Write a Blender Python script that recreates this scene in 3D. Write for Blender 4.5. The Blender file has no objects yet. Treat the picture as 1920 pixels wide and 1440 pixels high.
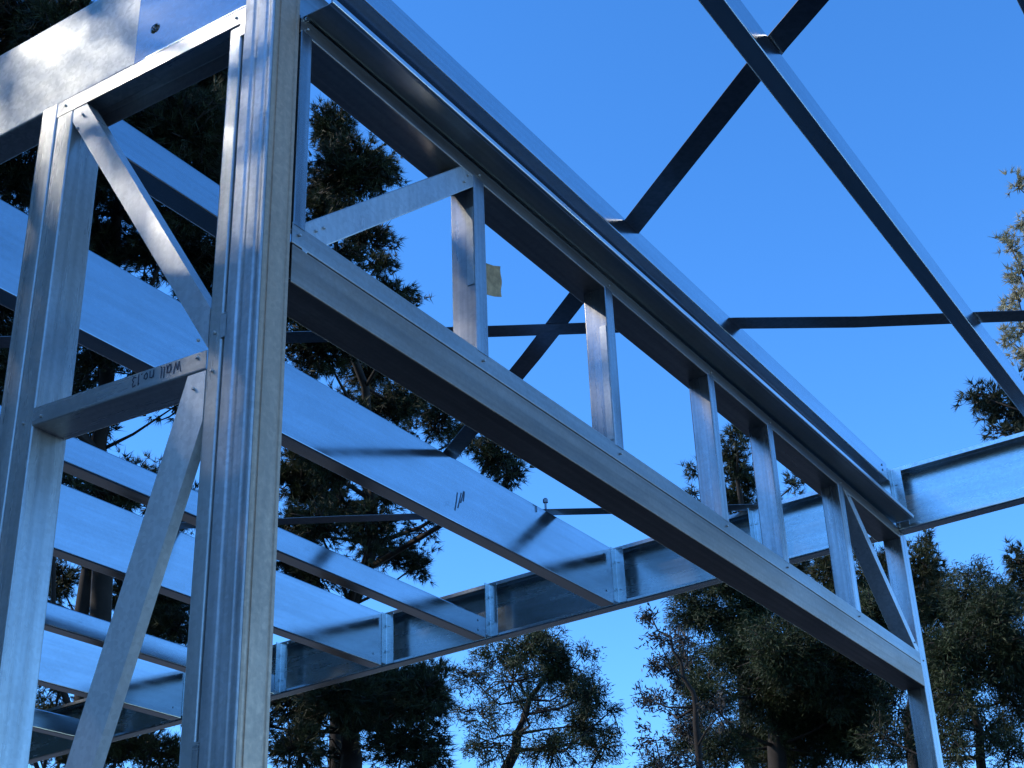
import bpy, bmesh, math, random
import numpy as np
from mathutils import Vector, Matrix, Quaternion

rng = np.random.default_rng(7)
random.seed(7)
scene = bpy.context.scene
COL = scene.collection
Z0 = 1.6                      # eye height: the frame was surveyed from the eye, the ground is z = 0

CAM_R = (0.540678, -0.840576, -0.033155)
CAM_D = (0.365487, 0.270222, -0.890730)
CAM_F = (0.757685, 0.469480, 0.453323)
LENS = 50.929
TREES = {
 'A': (1.6, [(9.92,10.87,0.00), (9.24,10.54,6.93), (8.82,10.25,8.09), (8.32,9.75,9.40), (7.85,9.27,10.41), (7.42,8.85,11.18)],
   [(6.68,9.49,11.10,0.67,0.47,1.00), (7.04,9.23,11.10,0.47,0.34,0.80), (6.59,10.04,10.59,0.61,0.74,0.80), (7.65,9.11,10.74,0.88,0.61,1.10), (7.88,8.64,11.00,0.61,0.61,1.10), (8.26,8.88,10.43,0.74,0.54,1.10), (7.96,9.36,10.20,0.47,0.47,0.80), (7.35,10.07,9.94,0.61,0.47,0.90), (7.92,9.97,9.53,0.54,0.47,0.80), (8.58,9.07,9.91,0.54,0.40,1.00), (8.58,9.40,9.53,0.61,0.40,0.90), (7.59,10.69,8.89,0.61,0.54,0.70), (8.08,10.53,8.58,0.54,0.47,0.60), (8.44,9.93,9.03,0.40,0.34,0.50), (8.64,10.16,8.47,0.34,0.27,0.45), (9.00,9.85,8.46,0.40,0.27,0.50), (8.31,10.71,8.02,0.40,0.34,0.50), (9.32,9.77,8.14,0.40,0.27,0.40), (8.80,10.39,7.89,0.40,0.20,0.40), (9.07,8.92,9.54,0.40,0.54,0.60), (7.97,11.16,7.68,0.47,0.47,0.50), (8.20,9.42,9.91,0.40,0.40,0.70), (8.12,8.37,11.03,0.40,0.40,1.00), (8.46,8.52,10.59,0.34,0.40,1.00), (8.67,8.75,10.16,0.34,0.40,0.80), (9.13,9.23,9.11,0.34,0.34,0.70), (7.78,9.67,10.02,0.40,0.40,0.90), (7.45,9.65,10.33,0.47,0.40,0.90), (9.24,10.34,7.33,0.47,0.27,0.80), (8.72,10.75,7.38,0.40,0.27,0.60), (9.66,10.01,7.22,0.40,0.27,0.80), (7.75,10.27,9.30,0.47,0.40,0.80), (8.93,9.67,8.80,0.40,0.34,0.70), (8.09,10.78,8.19,0.40,0.40,0.80), (8.57,10.35,8.26,0.34,0.34,0.70), (8.19,9.87,9.38,0.40,0.34,0.80), (8.92,9.21,9.38,0.34,0.40,0.80)]),
 'B': (1.4, [(12.86,10.63,0.00), (12.59,10.23,6.70), (12.55,9.75,7.62), (12.09,9.49,8.88), (11.33,9.31,10.19), (10.58,8.86,11.53)],
   [(10.41,8.73,11.82,0.30,0.33,1.10), (10.77,8.74,11.43,0.53,0.40,1.20), (11.01,8.42,11.44,0.20,0.19,0.80), (10.75,9.10,11.12,0.33,0.40,1.20), (11.24,8.86,10.78,0.40,0.21,1.00), (11.15,9.18,10.56,0.33,0.20,0.70), (11.43,8.88,10.52,0.27,0.16,0.70), (11.66,8.83,10.27,0.30,0.15,0.90), (11.83,8.67,10.19,0.15,0.11,0.90), (11.37,9.27,10.19,0.40,0.27,1.00), (11.02,9.69,10.17,0.33,0.53,1.00), (11.40,9.67,9.70,0.53,0.33,1.10), (11.45,10.01,9.20,0.33,0.27,0.70), (11.88,9.26,9.49,0.53,0.30,1.10), (11.81,9.66,9.10,0.33,0.20,0.60), (12.24,9.06,9.16,0.40,0.23,1.00), (12.55,8.82,8.93,0.33,0.20,0.90), (12.79,8.61,8.76,0.27,0.20,0.80), (13.06,8.35,8.58,0.24,0.23,1.10), (13.22,8.27,8.38,0.20,0.19,1.10), (12.43,9.12,8.77,0.27,0.13,0.50), (11.79,10.26,8.30,0.40,0.27,1.00), (11.98,9.95,8.42,0.33,0.27,0.90), (12.06,10.23,7.85,0.40,0.27,0.80), (12.44,9.52,8.20,0.40,0.24,0.90), (12.50,9.79,7.68,0.27,0.20,0.50), (12.74,9.58,7.51,0.33,0.19,0.80), (12.92,9.41,7.39,0.24,0.17,0.80), (12.87,9.22,7.79,0.27,0.17,0.25), (12.06,10.45,7.44,0.33,0.27,0.80), (11.26,10.47,8.84,0.40,0.60,0.50), (11.61,10.80,7.72,0.40,0.60,0.50), (11.78,10.11,8.53,0.40,0.33,0.90), (12.10,9.72,8.54,0.33,0.27,0.80), (12.22,9.96,7.97,0.33,0.27,0.70), (11.98,10.39,7.73,0.33,0.33,0.90), (12.27,10.30,7.28,0.33,0.27,0.70), (12.11,9.27,9.10,0.40,0.27,0.90), (11.63,9.23,9.87,0.40,0.27,0.90), (10.61,9.53,10.85,0.33,0.53,0.80), (11.82,9.82,8.87,0.40,0.27,0.90), (12.48,9.70,7.85,0.33,0.23,0.80), (12.00,10.11,8.13,0.40,0.27,0.90), (12.12,10.49,7.27,0.27,0.27,0.80), (12.50,10.02,7.28,0.27,0.20,0.70)]),
 'C': (1.4, [(13.08,14.66,0.00), (12.65,14.49,7.06), (12.32,14.32,8.17), (12.11,14.04,9.09)],
   [(12.08,14.56,8.08,0.40,0.32,0.90), (12.74,14.06,7.93,0.36,0.36,0.80), (13.10,13.74,7.89,0.49,0.49,1.00), (13.30,13.70,7.56,0.32,0.32,1.00), (12.45,14.49,7.51,0.49,0.32,0.50), (12.47,14.85,6.52,0.40,0.24,0.50), (13.21,14.33,6.09,0.73,0.32,0.90), (13.58,14.01,5.97,0.49,0.32,0.90), (12.80,14.74,5.95,0.57,0.24,0.60), (11.69,15.19,7.32,0.65,0.65,0.60), (12.84,13.57,8.75,0.40,0.32,0.60), (13.72,13.33,7.44,0.65,0.97,0.70), (12.42,13.61,9.39,0.49,0.32,0.40), (11.25,14.92,8.73,0.49,0.49,0.50), (11.89,14.44,8.66,0.49,0.40,0.80), (12.45,14.11,8.38,0.49,0.32,0.70), (13.13,14.14,6.88,0.65,0.49,0.70), (12.43,14.69,7.04,0.49,0.49,0.60), (13.55,13.77,6.77,0.40,0.49,0.80), (12.06,14.16,8.95,0.49,0.32,0.80), (13.07,13.95,7.48,0.40,0.32,0.80), (12.35,15.05,6.19,0.49,0.40,0.70), (12.92,14.59,6.08,0.49,0.32,0.80)]),
 'D': (1.4, [(11.90,9.52,0.00), (11.82,9.43,4.99), (11.75,9.30,5.57), (11.71,9.15,5.99)],
   [(11.36,9.77,5.57,0.46,0.39,1.10), (11.64,9.44,5.57,0.52,0.33,1.20), (11.91,9.09,5.57,0.52,0.39,1.30), (12.13,8.77,5.61,0.36,0.39,1.10), (11.75,9.18,5.83,0.52,0.20,0.90), (12.22,8.63,5.66,0.20,0.26,0.70), (12.13,8.98,5.14,0.52,0.26,0.80), (11.45,9.84,5.10,0.33,0.33,0.80), (11.75,9.52,5.00,0.39,0.20,0.35), (12.29,8.82,4.98,0.39,0.20,0.60), (11.70,9.15,6.04,0.39,0.13,0.60), (11.00,10.25,5.36,0.46,0.52,0.70)]),
 'E': (1.2, [(17.33,11.26,0.00), (17.31,11.05,6.01), (17.32,10.72,6.71), (17.34,10.29,7.48)],
   [(17.28,10.24,7.74,0.32,0.16,0.90), (17.16,10.53,7.57,0.53,0.27,0.80), (16.93,10.93,7.51,0.44,0.23,0.50), (16.78,11.29,7.24,0.36,0.32,0.40), (17.41,10.25,7.34,0.32,0.39,1.20), (17.13,10.80,7.15,0.53,0.36,0.40), (17.58,10.11,7.04,0.36,0.36,1.00), (17.58,9.86,7.50,0.16,0.12,0.60), (17.77,9.83,6.96,0.23,0.36,0.70), (17.37,10.61,6.78,0.53,0.36,0.35), (16.97,11.25,6.73,0.44,0.32,0.30), (17.76,10.06,6.54,0.41,0.36,0.90), (17.96,9.85,6.24,0.32,0.32,0.60), (17.62,10.43,6.27,0.53,0.36,0.50), (17.18,11.13,6.30,0.53,0.36,0.35), (17.94,9.64,6.73,0.12,0.36,0.20)]),
 'F': (1.6, [(21.88,9.07,0.00), (21.73,8.80,6.74), (21.46,8.67,7.95), (21.15,8.59,9.01)],
   [(20.60,9.64,9.27,0.39,0.21,1.00), (20.87,9.11,9.18,0.58,0.29,1.10), (20.82,9.50,8.84,0.58,0.39,1.10), (21.14,8.80,8.78,0.78,0.49,1.20), (21.20,9.08,8.23,0.78,0.49,1.20), (21.54,8.31,8.16,0.87,0.58,1.30), (21.57,8.68,7.54,0.87,0.58,1.30), (21.88,7.80,7.63,0.87,0.58,1.30), (21.93,8.07,7.09,0.97,0.58,1.30), (22.13,7.32,7.34,0.49,0.39,1.00), (21.59,9.04,6.92,0.97,0.49,1.00), (21.12,9.68,7.62,0.58,0.49,0.90), (22.14,7.77,6.66,0.78,0.39,1.10), (21.86,8.57,6.56,0.97,0.29,1.00), (21.38,9.62,6.72,0.58,0.39,0.70), (22.13,7.00,7.71,0.39,0.49,0.80), (21.86,7.35,8.23,0.68,0.49,1.10), (21.51,7.85,8.78,0.68,0.49,0.90), (21.90,6.96,8.52,0.58,0.58,1.00), (20.96,10.55,6.62,0.39,0.29,0.40), (21.18,9.97,6.91,0.49,0.39,0.80), (22.11,7.63,6.97,0.58,0.39,1.00), (20.91,9.81,8.12,0.39,0.39,0.70)]),
 'S': (0.8, [(16.93,7.98,0.00), (16.80,7.85,5.74), (16.66,7.78,6.38), (16.44,7.91,6.91), (16.23,8.07,7.31)],
   [(16.22,8.10,7.28,0.14,0.15,0.50), (16.33,8.05,7.05,0.17,0.17,0.50), (16.36,8.17,6.76,0.15,0.13,0.45), (16.47,7.77,7.03,0.25,0.25,0.35), (16.52,7.91,6.65,0.28,0.25,0.55), (16.40,8.34,6.35,0.18,0.21,0.15), (16.55,8.12,6.20,0.31,0.28,0.50), (16.71,7.93,5.93,0.35,0.28,0.50), (16.55,8.31,5.83,0.28,0.28,0.35), (16.72,8.12,5.56,0.42,0.21,0.50), (16.85,7.53,6.10,0.28,0.28,0.30)]),
 'G': (1.4, [(24.47,7.79,0.00), (24.24,7.38,7.41), (24.02,7.00,8.68), (23.68,6.44,10.19)],
   [(23.67,6.42,10.23,0.23,0.23,0.70), (23.75,6.62,9.86,0.46,0.38,1.00), (23.91,6.57,9.42,0.63,0.42,1.10), (24.06,6.44,9.05,0.63,0.42,1.00), (23.83,6.98,9.29,0.53,0.53,1.00), (23.53,7.35,9.87,0.53,0.42,1.00), (23.23,8.15,9.96,0.42,0.42,1.00), (23.02,8.59,10.09,0.42,0.38,0.90), (23.47,7.86,9.57,0.63,0.42,1.00), (23.92,7.29,8.71,0.53,0.42,0.80), (24.23,6.40,8.52,0.53,0.42,0.80), (24.09,7.02,8.42,0.63,0.42,0.60)]),
 'H': (1.2, [(20.99,5.67,0.00), (20.87,5.44,5.93), (20.66,5.37,6.94), (20.41,4.87,8.20)],
   [(20.36,4.86,8.38,0.35,0.19,0.50), (20.39,5.12,8.08,0.39,0.35,0.90), (20.49,4.77,8.04,0.49,0.33,0.70), (20.56,4.50,8.00,0.29,0.39,0.50), (20.55,5.02,7.63,0.58,0.43,1.00), (20.71,4.69,7.37,0.39,0.49,0.90), (20.52,5.44,7.39,0.49,0.49,0.90), (20.70,5.09,7.05,0.68,0.43,0.80), (20.86,4.83,6.66,0.43,0.49,0.60), (20.67,5.52,6.74,0.49,0.49,0.45), (20.83,5.26,6.34,0.58,0.43,0.45), (20.76,5.73,6.11,0.49,0.39,0.40), (20.96,5.07,5.97,0.49,0.39,0.50), (20.54,5.75,6.98,0.39,0.49,0.70), (20.66,5.79,6.47,0.39,0.49,0.60), (20.58,4.78,7.74,0.49,0.39,0.80), (20.80,4.63,7.07,0.39,0.58,0.80), (20.43,6.39,6.68,0.39,0.58,0.35), (20.42,6.67,6.34,0.39,0.49,0.30), (20.57,6.37,6.09,0.39,0.39,0.40)]),
 'I': (1.2, [(27.14,11.81,0.00), (26.73,11.38,9.07), (26.12,10.86,11.60), (25.36,10.38,13.81)],
   [(25.31,10.34,13.96,0.27,0.29,0.90), (25.46,10.48,13.51,0.33,0.38,1.00), (25.65,10.48,13.10,0.38,0.38,1.00), (25.72,10.73,12.72,0.44,0.40,1.00), (26.01,10.64,12.09,0.55,0.44,1.00), (25.17,11.30,13.37,0.11,0.13,1.00), (25.33,11.40,12.94,0.18,0.15,1.00), (26.06,10.15,12.45,0.44,0.44,0.70), (26.10,9.52,12.92,0.27,0.18,0.90), (26.27,9.40,12.63,0.29,0.15,0.70), (25.71,11.20,12.25,0.55,0.44,0.80)]),
 'J': (1.0, [(19.44,3.85,0.00), (19.04,3.30,6.78), (18.49,2.84,8.67), (18.01,2.54,9.91)],
   [(17.78,3.84,9.90,0.19,0.15,1.10), (17.86,3.64,9.84,0.25,0.19,1.20), (17.98,3.58,9.59,0.29,0.18,1.20), (18.02,3.73,9.42,0.12,0.09,0.80), (18.07,3.46,9.44,0.22,0.22,1.00), (17.95,3.26,9.80,0.29,0.29,1.00), (18.31,3.06,9.04,0.59,0.59,1.00), (18.58,3.94,7.86,0.16,0.22,1.10), (18.68,3.87,7.62,0.22,0.15,1.00), (18.81,3.43,7.45,0.59,0.59,1.00)]),
 'K': (1.0, [(25.25,5.56,0.00), (24.47,4.42,9.20), (23.35,3.55,12.46), (21.78,2.70,15.54)],
   [(21.83,3.39,15.31,0.11,0.25,0.70), (22.30,3.78,14.43,0.21,0.25,0.90), (22.49,3.74,14.09,0.23,0.29,0.90), (22.65,3.91,13.75,0.29,0.23,1.00), (22.67,4.15,13.63,0.19,0.13,0.90), (22.90,4.26,13.15,0.23,0.17,0.90), (22.90,4.02,13.23,0.25,0.23,1.00), (22.15,3.48,14.77,0.15,0.29,0.60), (23.07,4.17,12.84,0.15,0.11,0.70), (22.62,3.12,14.03,0.57,1.44,0.90), (23.34,3.62,12.47,0.77,0.86,0.90), (21.79,2.66,15.53,0.38,0.57,0.70)]),
}

# ------------------------------------------------------------------ helpers
def tag(o, label=None, cat=None, group=None, kind=None):
    if label: o['label'] = label
    if cat: o['category'] = cat
    if group: o['group'] = group
    if kind: o['kind'] = kind
    return o

def thing(name, label, cat, loc, group=None):
    o = bpy.data.objects.new(name, None)
    o.empty_display_size = .2
    o.location = (loc[0], loc[1], loc[2])
    COL.objects.link(o)
    return tag(o, label, cat, group)

def world_loc(o):
    v = Vector((0, 0, 0))
    while o is not None:
        v += Vector(o.location); o = o.parent
    return v

def mesh_obj(name, verts, faces, mat, parent=None, loc=(0, 0, 0), smooth=False):
    """verts are in world metres; the object keeps them relative to its parent"""
    off = np.array(world_loc(parent)) if parent is not None else np.array(loc, float)
    v = np.asarray(verts, float) - off
    me = bpy.data.meshes.new(name)
    me.from_pydata([tuple(p) for p in v], [], faces)
    me.materials.append(mat)
    bm = bmesh.new(); bm.from_mesh(me)
    bmesh.ops.recalc_face_normals(bm, faces=bm.faces)
    bm.to_mesh(me); bm.free()
    if smooth:
        for p in me.polygons: p.use_smooth = True
    o = bpy.data.objects.new(name, me)
    COL.objects.link(o)
    if parent is not None: o.parent = parent
    else: o.location = loc
    return o

class Geo:
    def __init__(s): s.v = []; s.f = []
    def add(s, v, f):
        n = len(s.v); s.v += [tuple(p) for p in v]; s.f += [[i + n for i in q] for q in f]
        return s
    def box(s, a, b):
        (x0, y0, z0), (x1, y1, z1) = a, b
        return s.add([(x0,y0,z0),(x1,y0,z0),(x1,y1,z0),(x0,y1,z0),(x0,y0,z1),(x1,y0,z1),(x1,y1,z1),(x0,y1,z1)],
                     [[3,2,1,0],[4,5,6,7],[0,1,5,4],[1,2,6,5],[2,3,7,6],[3,0,4,7]])
    def extrude(s, poly, O, U, V, W, caps=True):
        O, U, V, W = (np.array(a, float) for a in (O, U, V, W))
        n = len(poly)
        a = [O + p * U + q * V for p, q in poly]
        b = [p + W for p in a]
        f = [[i, (i + 1) % n, n + (i + 1) % n, n + i] for i in range(n)]
        if caps: f += [list(range(n))[::-1], list(range(n, 2 * n))]
        return s.add(a + b, f)
    def build(s, name, mat, parent=None, loc=(0, 0, 0), smooth=False):
        v = [(x, y, z + Z0) for x, y, z in s.v]      # lift from eye level to ground level
        return mesh_obj(name, v, s.f, mat, parent, loc, smooth)

def rounded(pts, r, n=4):
    """outer path with its inner corners rounded"""
    out = [np.array(pts[0], float)]
    for i in range(1, len(pts) - 1):
        p = np.array(pts[i], float)
        a = np.array(pts[i-1], float) - p; b = np.array(pts[i+1], float) - p
        rr = min(r, .45 * np.linalg.norm(a), .45 * np.linalg.norm(b))
        a /= np.linalg.norm(a); b /= np.linalg.norm(b)
        p0, p1 = p + a * rr, p + b * rr
        for k in range(n + 1):
            t = k / n
            out.append((1-t)**2 * p0 + 2*t*(1-t) * p + t*t * p1)
    out.append(np.array(pts[-1], float))
    return out

def strip_poly(pts, t, side):
    """thin closed outline: the path and the path offset by t to one side"""
    pts = [np.array(p, float) for p in pts]
    off = []
    for i, p in enumerate(pts):
        d = pts[min(i+1, len(pts)-1)] - pts[max(i-1, 0)]
        d /= max(np.linalg.norm(d), 1e-9)
        nrm = np.array([d[1], -d[0]]) * side
        off.append(p + nrm * t)
    return [tuple(p) for p in pts] + [tuple(p) for p in off[::-1]]

def c_poly(h, b, lip, t=.0025, r=.006, grooves=()):
    """C section, web at p=0, flanges to p=b, q from 0 to h; grooves = (centre, half width, depth) rolled into the web"""
    web = [(0, 0)]
    for c, w, d in grooves:
        web += [(0, c - w), (d, c - w * .4), (d, c + w * .4), (0, c + w)]
    web.append((0, h))
    path = [(b, lip), (b, 0)] + web + [(b, h), (b, h - lip)]
    return strip_poly(rounded(path, r), t, 1)

def u_poly(h, b, t=.0025, r=.005):
    return strip_poly(rounded([(b, 0), (0, 0), (0, h), (b, h)], r), t, 1)

def tube(path, radii, sides=6):
    path = [np.array(p, float) for p in path]; v = []; f = []
    for i, p in enumerate(path):
        d = path[min(i + 1, len(path) - 1)] - path[max(i - 1, 0)]; d = d / max(np.linalg.norm(d), 1e-9)
        a = np.cross(d, (0, 0, 1) if abs(d[2]) < .9 else (1, 0, 0)); a /= np.linalg.norm(a); b = np.cross(d, a)
        for k in range(sides):
            t = 2 * math.pi * k / sides; v.append(p + radii[i] * (math.cos(t) * a + math.sin(t) * b))
    for i in range(len(path) - 1):
        for k in range(sides):
            f.append([i*sides + k, i*sides + (k+1) % sides, (i+1)*sides + (k+1) % sides, (i+1)*sides + k])
    f.append(list(range(sides))[::-1]); f.append(list(range(len(v) - sides, len(v))))
    return v, f

# ------------------------------------------------------------------ materials
def new_mat(name):
    m = bpy.data.materials.new(name); m.use_nodes = True
    nt = m.node_tree; nt.nodes.clear()
    out = nt.nodes.new('ShaderNodeOutputMaterial')
    b = nt.nodes.new('ShaderNodeBsdfPrincipled')
    nt.links.new(b.outputs[0], out.inputs[0])
    return m, nt, b

def node(nt, t, **kw):
    n = nt.nodes.new(t)
    for k, v in kw.items(): setattr(n, k, v)
    return n

def ramp(nt, src, stops):
    r = node(nt, 'ShaderNodeValToRGB')
    els = r.color_ramp.elements
    while len(els) < len(stops): els.new(.5)
    for e, (p, c) in zip(els, stops):
        e.position = p; e.color = (*c, 1) if len(c) == 3 else c
    nt.links.new(src, r.inputs[0])
    return r

def noise(nt, coord, scale, vec=(1, 1, 1), detail=4, rough=.6):
    mp = node(nt, 'ShaderNodeMapping'); mp.inputs['Scale'].default_value = vec
    nt.links.new(coord, mp.inputs[0])
    n = node(nt, 'ShaderNodeTexNoise'); n.inputs['Scale'].default_value = scale
    n.inputs['Detail'].default_value = detail; n.inputs['Roughness'].default_value = rough
    nt.links.new(mp.outputs[0], n.inputs[0])
    return n

def mixc(nt, fac, a, b):
    m = node(nt, 'ShaderNodeMix', data_type='RGBA')
    if isinstance(fac, float): m.inputs[0].default_value = fac
    else: nt.links.new(fac, m.inputs[0])
    for i, c in ((6, a), (7, b)):
        if isinstance(c, tuple): m.inputs[i].default_value = (*c, 1)
        else: nt.links.new(c, m.inputs[i])
    return m.outputs[2]

def steel(name, base=(.62, .64, .66), rough=.2, rvar=.1, streak=(1, 1, 1), tone=.15, dirt=0., dirt_col=(.16, .13, .10),
          metallic=1., bump=.02, spangle=.06, smudge=0., lines=.16):
    """galvanised sheet: rolled streaks along the member, zinc spangle, dust and smudges"""
    m, nt, b = new_mat(name)
    tc = node(nt, 'ShaderNodeTexCoord'); co = tc.outputs['Object']
    st = noise(nt, co, 9, streak, 5, .65)
    lo = tuple(c * (1 - tone) for c in base); hi = tuple(min(1, c * (1 + tone)) for c in base)
    col = ramp(nt, st.outputs[0], [(.3, lo), (.7, hi)]).outputs[0]
    vo = node(nt, 'ShaderNodeTexVoronoi'); vo.inputs['Scale'].default_value = 90
    nt.links.new(co, vo.inputs[0])
    bw = node(nt, 'ShaderNodeRGBToBW'); nt.links.new(vo.outputs['Color'], bw.inputs[0])
    sp = ramp(nt, bw.outputs[0], [(.2, (1 - spangle,) * 3), (.8, (1., 1., 1.))]).outputs[0]
    mu = node(nt, 'ShaderNodeMix', data_type='RGBA', blend_type='MULTIPLY'); mu.inputs[0].default_value = 1
    nt.links.new(col, mu.inputs[6]); nt.links.new(sp, mu.inputs[7])
    col = mu.outputs[2]
    ln = noise(nt, co, 55, tuple(.004 if k < .5 else 1 for k in streak), 2, .5)
    lr = ramp(nt, ln.outputs[0], [(.35, (1 - lines,) * 3), (.6, (1., 1., 1.))])
    m4 = node(nt, 'ShaderNodeMix', data_type='RGBA', blend_type='MULTIPLY'); m4.inputs[0].default_value = 1
    nt.links.new(col, m4.inputs[6]); nt.links.new(lr.outputs[0], m4.inputs[7]); col = m4.outputs[2]
    met = None
    if dirt > 0:
        dn = noise(nt, co, 3.2, tuple(.35 + .65 * s for s in streak), 7, .7)
        dr = ramp(nt, dn.outputs[0], [(.52 - .3 * dirt, (0, 0, 0)), (.85 - .3 * dirt, (1, 1, 1))])
        fine = noise(nt, co, 60, (1, 1, 1), 3, .7)
        fr = ramp(nt, fine.outputs[0], [(.35, (.35, .35, .35)), (.65, (1, 1, 1))])
        mm = node(nt, 'ShaderNodeMath', operation='MULTIPLY')
        nt.links.new(dr.outputs[0], mm.inputs[0]); nt.links.new(fr.outputs[0], mm.inputs[1])
        m2 = node(nt, 'ShaderNodeMath', operation='MULTIPLY'); nt.links.new(mm.outputs[0], m2.inputs[0]); m2.inputs[1].default_value = min(1, dirt * 1.3)
        col = mixc(nt, m2.outputs[0], col, dirt_col)
        iv = node(nt, 'ShaderNodeMapRange'); nt.links.new(m2.outputs[0], iv.inputs[0])
        iv.inputs[3].default_value = metallic; iv.inputs[4].default_value = 0
        met = iv.outputs[0]
    if smudge > 0:
        sn = noise(nt, co, 2.3, (1, 1, 1.6), 8, .75)
        sr = ramp(nt, sn.outputs[0], [(.66, (0, 0, 0)), (.74, (1, 1, 1))])
        m3 = node(nt, 'ShaderNodeMath', operation='MULTIPLY'); nt.links.new(sr.outputs[0], m3.inputs[0]); m3.inputs[1].default_value = smudge
        col = mixc(nt, m3.outputs[0], col, tuple(c * .45 for c in base))
    nt.links.new(col, b.inputs['Base Color'])
    if met is not None: nt.links.new(met, b.inputs['Metallic'])
    else: b.inputs['Metallic'].default_value = metallic
    rn = noise(nt, co, 6, streak, 6, .7)
    rr = node(nt, 'ShaderNodeMapRange'); nt.links.new(rn.outputs[0], rr.inputs[0])
    rr.inputs[1].default_value = .3; rr.inputs[2].default_value = .7
    rr.inputs[3].default_value = max(.03, rough - rvar); rr.inputs[4].default_value = rough + rvar
    nt.links.new(rr.outputs[0], b.inputs['Roughness'])
    if bump:
        bn = noise(nt, co, 4, streak, 3, .5)
        bp = node(nt, 'ShaderNodeBump'); bp.inputs['Strength'].default_value = bump; bp.inputs['Distance'].default_value = .02
        nt.links.new(bn.outputs[0], bp.inputs['Height']); nt.links.new(bp.outputs[0], b.inputs['Normal'])
    return m

AX, AY, AZ = (.12, 1, 1), (1, .12, 1), (1, 1, .1)
M_JOIST = steel('joist_zinc', (.50, .525, .55), 0.16, .08, AX, .12, .22, (.34, .335, .32), bump=.012, spangle=.05, smudge=.8, lines=.08)
M_BATTEN = steel('batten_zinc', (.50, .525, .55), .15, .07, AX, .10, .10, (.28, .28, .26), bump=.012, spangle=.05, smudge=.6, lines=.10)
M_EDGE = steel('edge_beam_zinc', (.62, .68, .69), .26, .06, AY, .08, .06, (.3, .3, .28), bump=.005, spangle=.10, smudge=.5, lines=.08)
M_FASCIA = steel('fascia_zinc', (.54, .55, .53), .47, .05, AY, .10, .10, (.3, .28, .25), metallic=.7, bump=.004, spangle=.2, smudge=.6, lines=.06)
M_LAP = steel('lap_zinc', (.40, .43, .46), .17, .03, AY, .08, .05, (.3, .3, .3), bump=.003, spangle=.10, smudge=.5, lines=.05)
M_WALLZ = steel('stud_zinc', (.56, .57, .56), .27, .11, AZ, .22, .30, (.30, .28, .24), metallic=.55, bump=.02, spangle=.12, smudge=.5, lines=.18)
M_WALLY = steel('track_zinc', (.57, .58, .58), .28, .10, AY, .16, .2, (.30, .28, .25), metallic=.65, bump=.015, spangle=.12, smudge=.5, lines=.14)
M_BRACE = steel('brace_zinc', (.58, .59, .60), .33, .08, AZ, .12, .15, (.3, .28, .26), metallic=.6, bump=.01, spangle=.14, smudge=.5, lines=.08)
M_BRIGHT = steel('pale_brace_zinc', (.70, .70, .69), .36, .08, AZ, .12, .25, (.42, .40, .37), metallic=.35, bump=.01, spangle=.14, smudge=.5, lines=.08)
M_PURLIN = steel('purlin_zinc', (.62, .66, .70), .20, .06, AX, .10, .12, (.32, .32, .30), bump=.010, spangle=.06, smudge=.5, lines=.10)
M_COL = steel('post_zinc', (.50, .52, .54), .38, .12, (1, 1, .22), .34, .45, (.30, .275, .24), metallic=.55, bump=.03, spangle=.14, smudge=1., lines=.16)
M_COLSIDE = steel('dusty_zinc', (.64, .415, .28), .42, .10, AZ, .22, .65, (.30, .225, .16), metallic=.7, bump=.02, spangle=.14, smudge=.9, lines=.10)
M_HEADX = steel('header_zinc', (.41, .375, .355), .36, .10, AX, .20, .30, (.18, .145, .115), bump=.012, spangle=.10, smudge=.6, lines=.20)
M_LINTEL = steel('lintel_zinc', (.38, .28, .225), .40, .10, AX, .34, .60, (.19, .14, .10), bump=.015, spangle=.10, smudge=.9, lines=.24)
M_HEADZ = steel('header_stud_zinc', (.52, .51, .51), .26, .11, AZ, .22, .25, (.2, .165, .135), bump=.02, spangle=.10, smudge=.6, lines=.22)
M_LIP = steel('skylit_lip', (.78, .79, .80), .30, .05, AX, .10, .05, (.3, .3, .3), bump=.004)  # paler zinc: the sky's shine on the lips is put into the colour
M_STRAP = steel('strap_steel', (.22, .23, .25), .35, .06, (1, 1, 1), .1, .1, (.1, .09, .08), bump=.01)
M_LEDGE = steel('ledge_zinc', (.44, .48, .50), .36, .08, AX, .14, .2, (.10, .08, .06), bump=.01)

def plain(name, col, rough=.8, var=.2, scale=8, metallic=0):
    m, nt, b = new_mat(name)
    tc = node(nt, 'ShaderNodeTexCoord')
    n = noise(nt, tc.outputs['Object'], scale, (1, 1, 1), 6, .65)
    c = ramp(nt, n.outputs[0], [(.3, tuple(x * (1 - var) for x in col)), (.7, tuple(min(1, x * (1 + var)) for x in col))])
    nt.links.new(c.outputs[0], b.inputs['Base Color'])
    b.inputs['Roughness'].default_value = rough; b.inputs['Metallic'].default_value = metallic
    return m

M_INK = plain('marker_ink', (.04, .045, .07), .5, .1)
M_INKGREY = plain('faded_pen', (.10, .12, .16), .6, .3, 60)
M_PAPER = plain('weathered_paper', (.46, .31, .17), .9, .35, 40)
M_BARK = plain('bark', (.020, .015, .012), .95, .45, 5)
M_SOIL = plain('dark_soil', (.032, .035, .037), 1, .4, 1.2)

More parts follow.
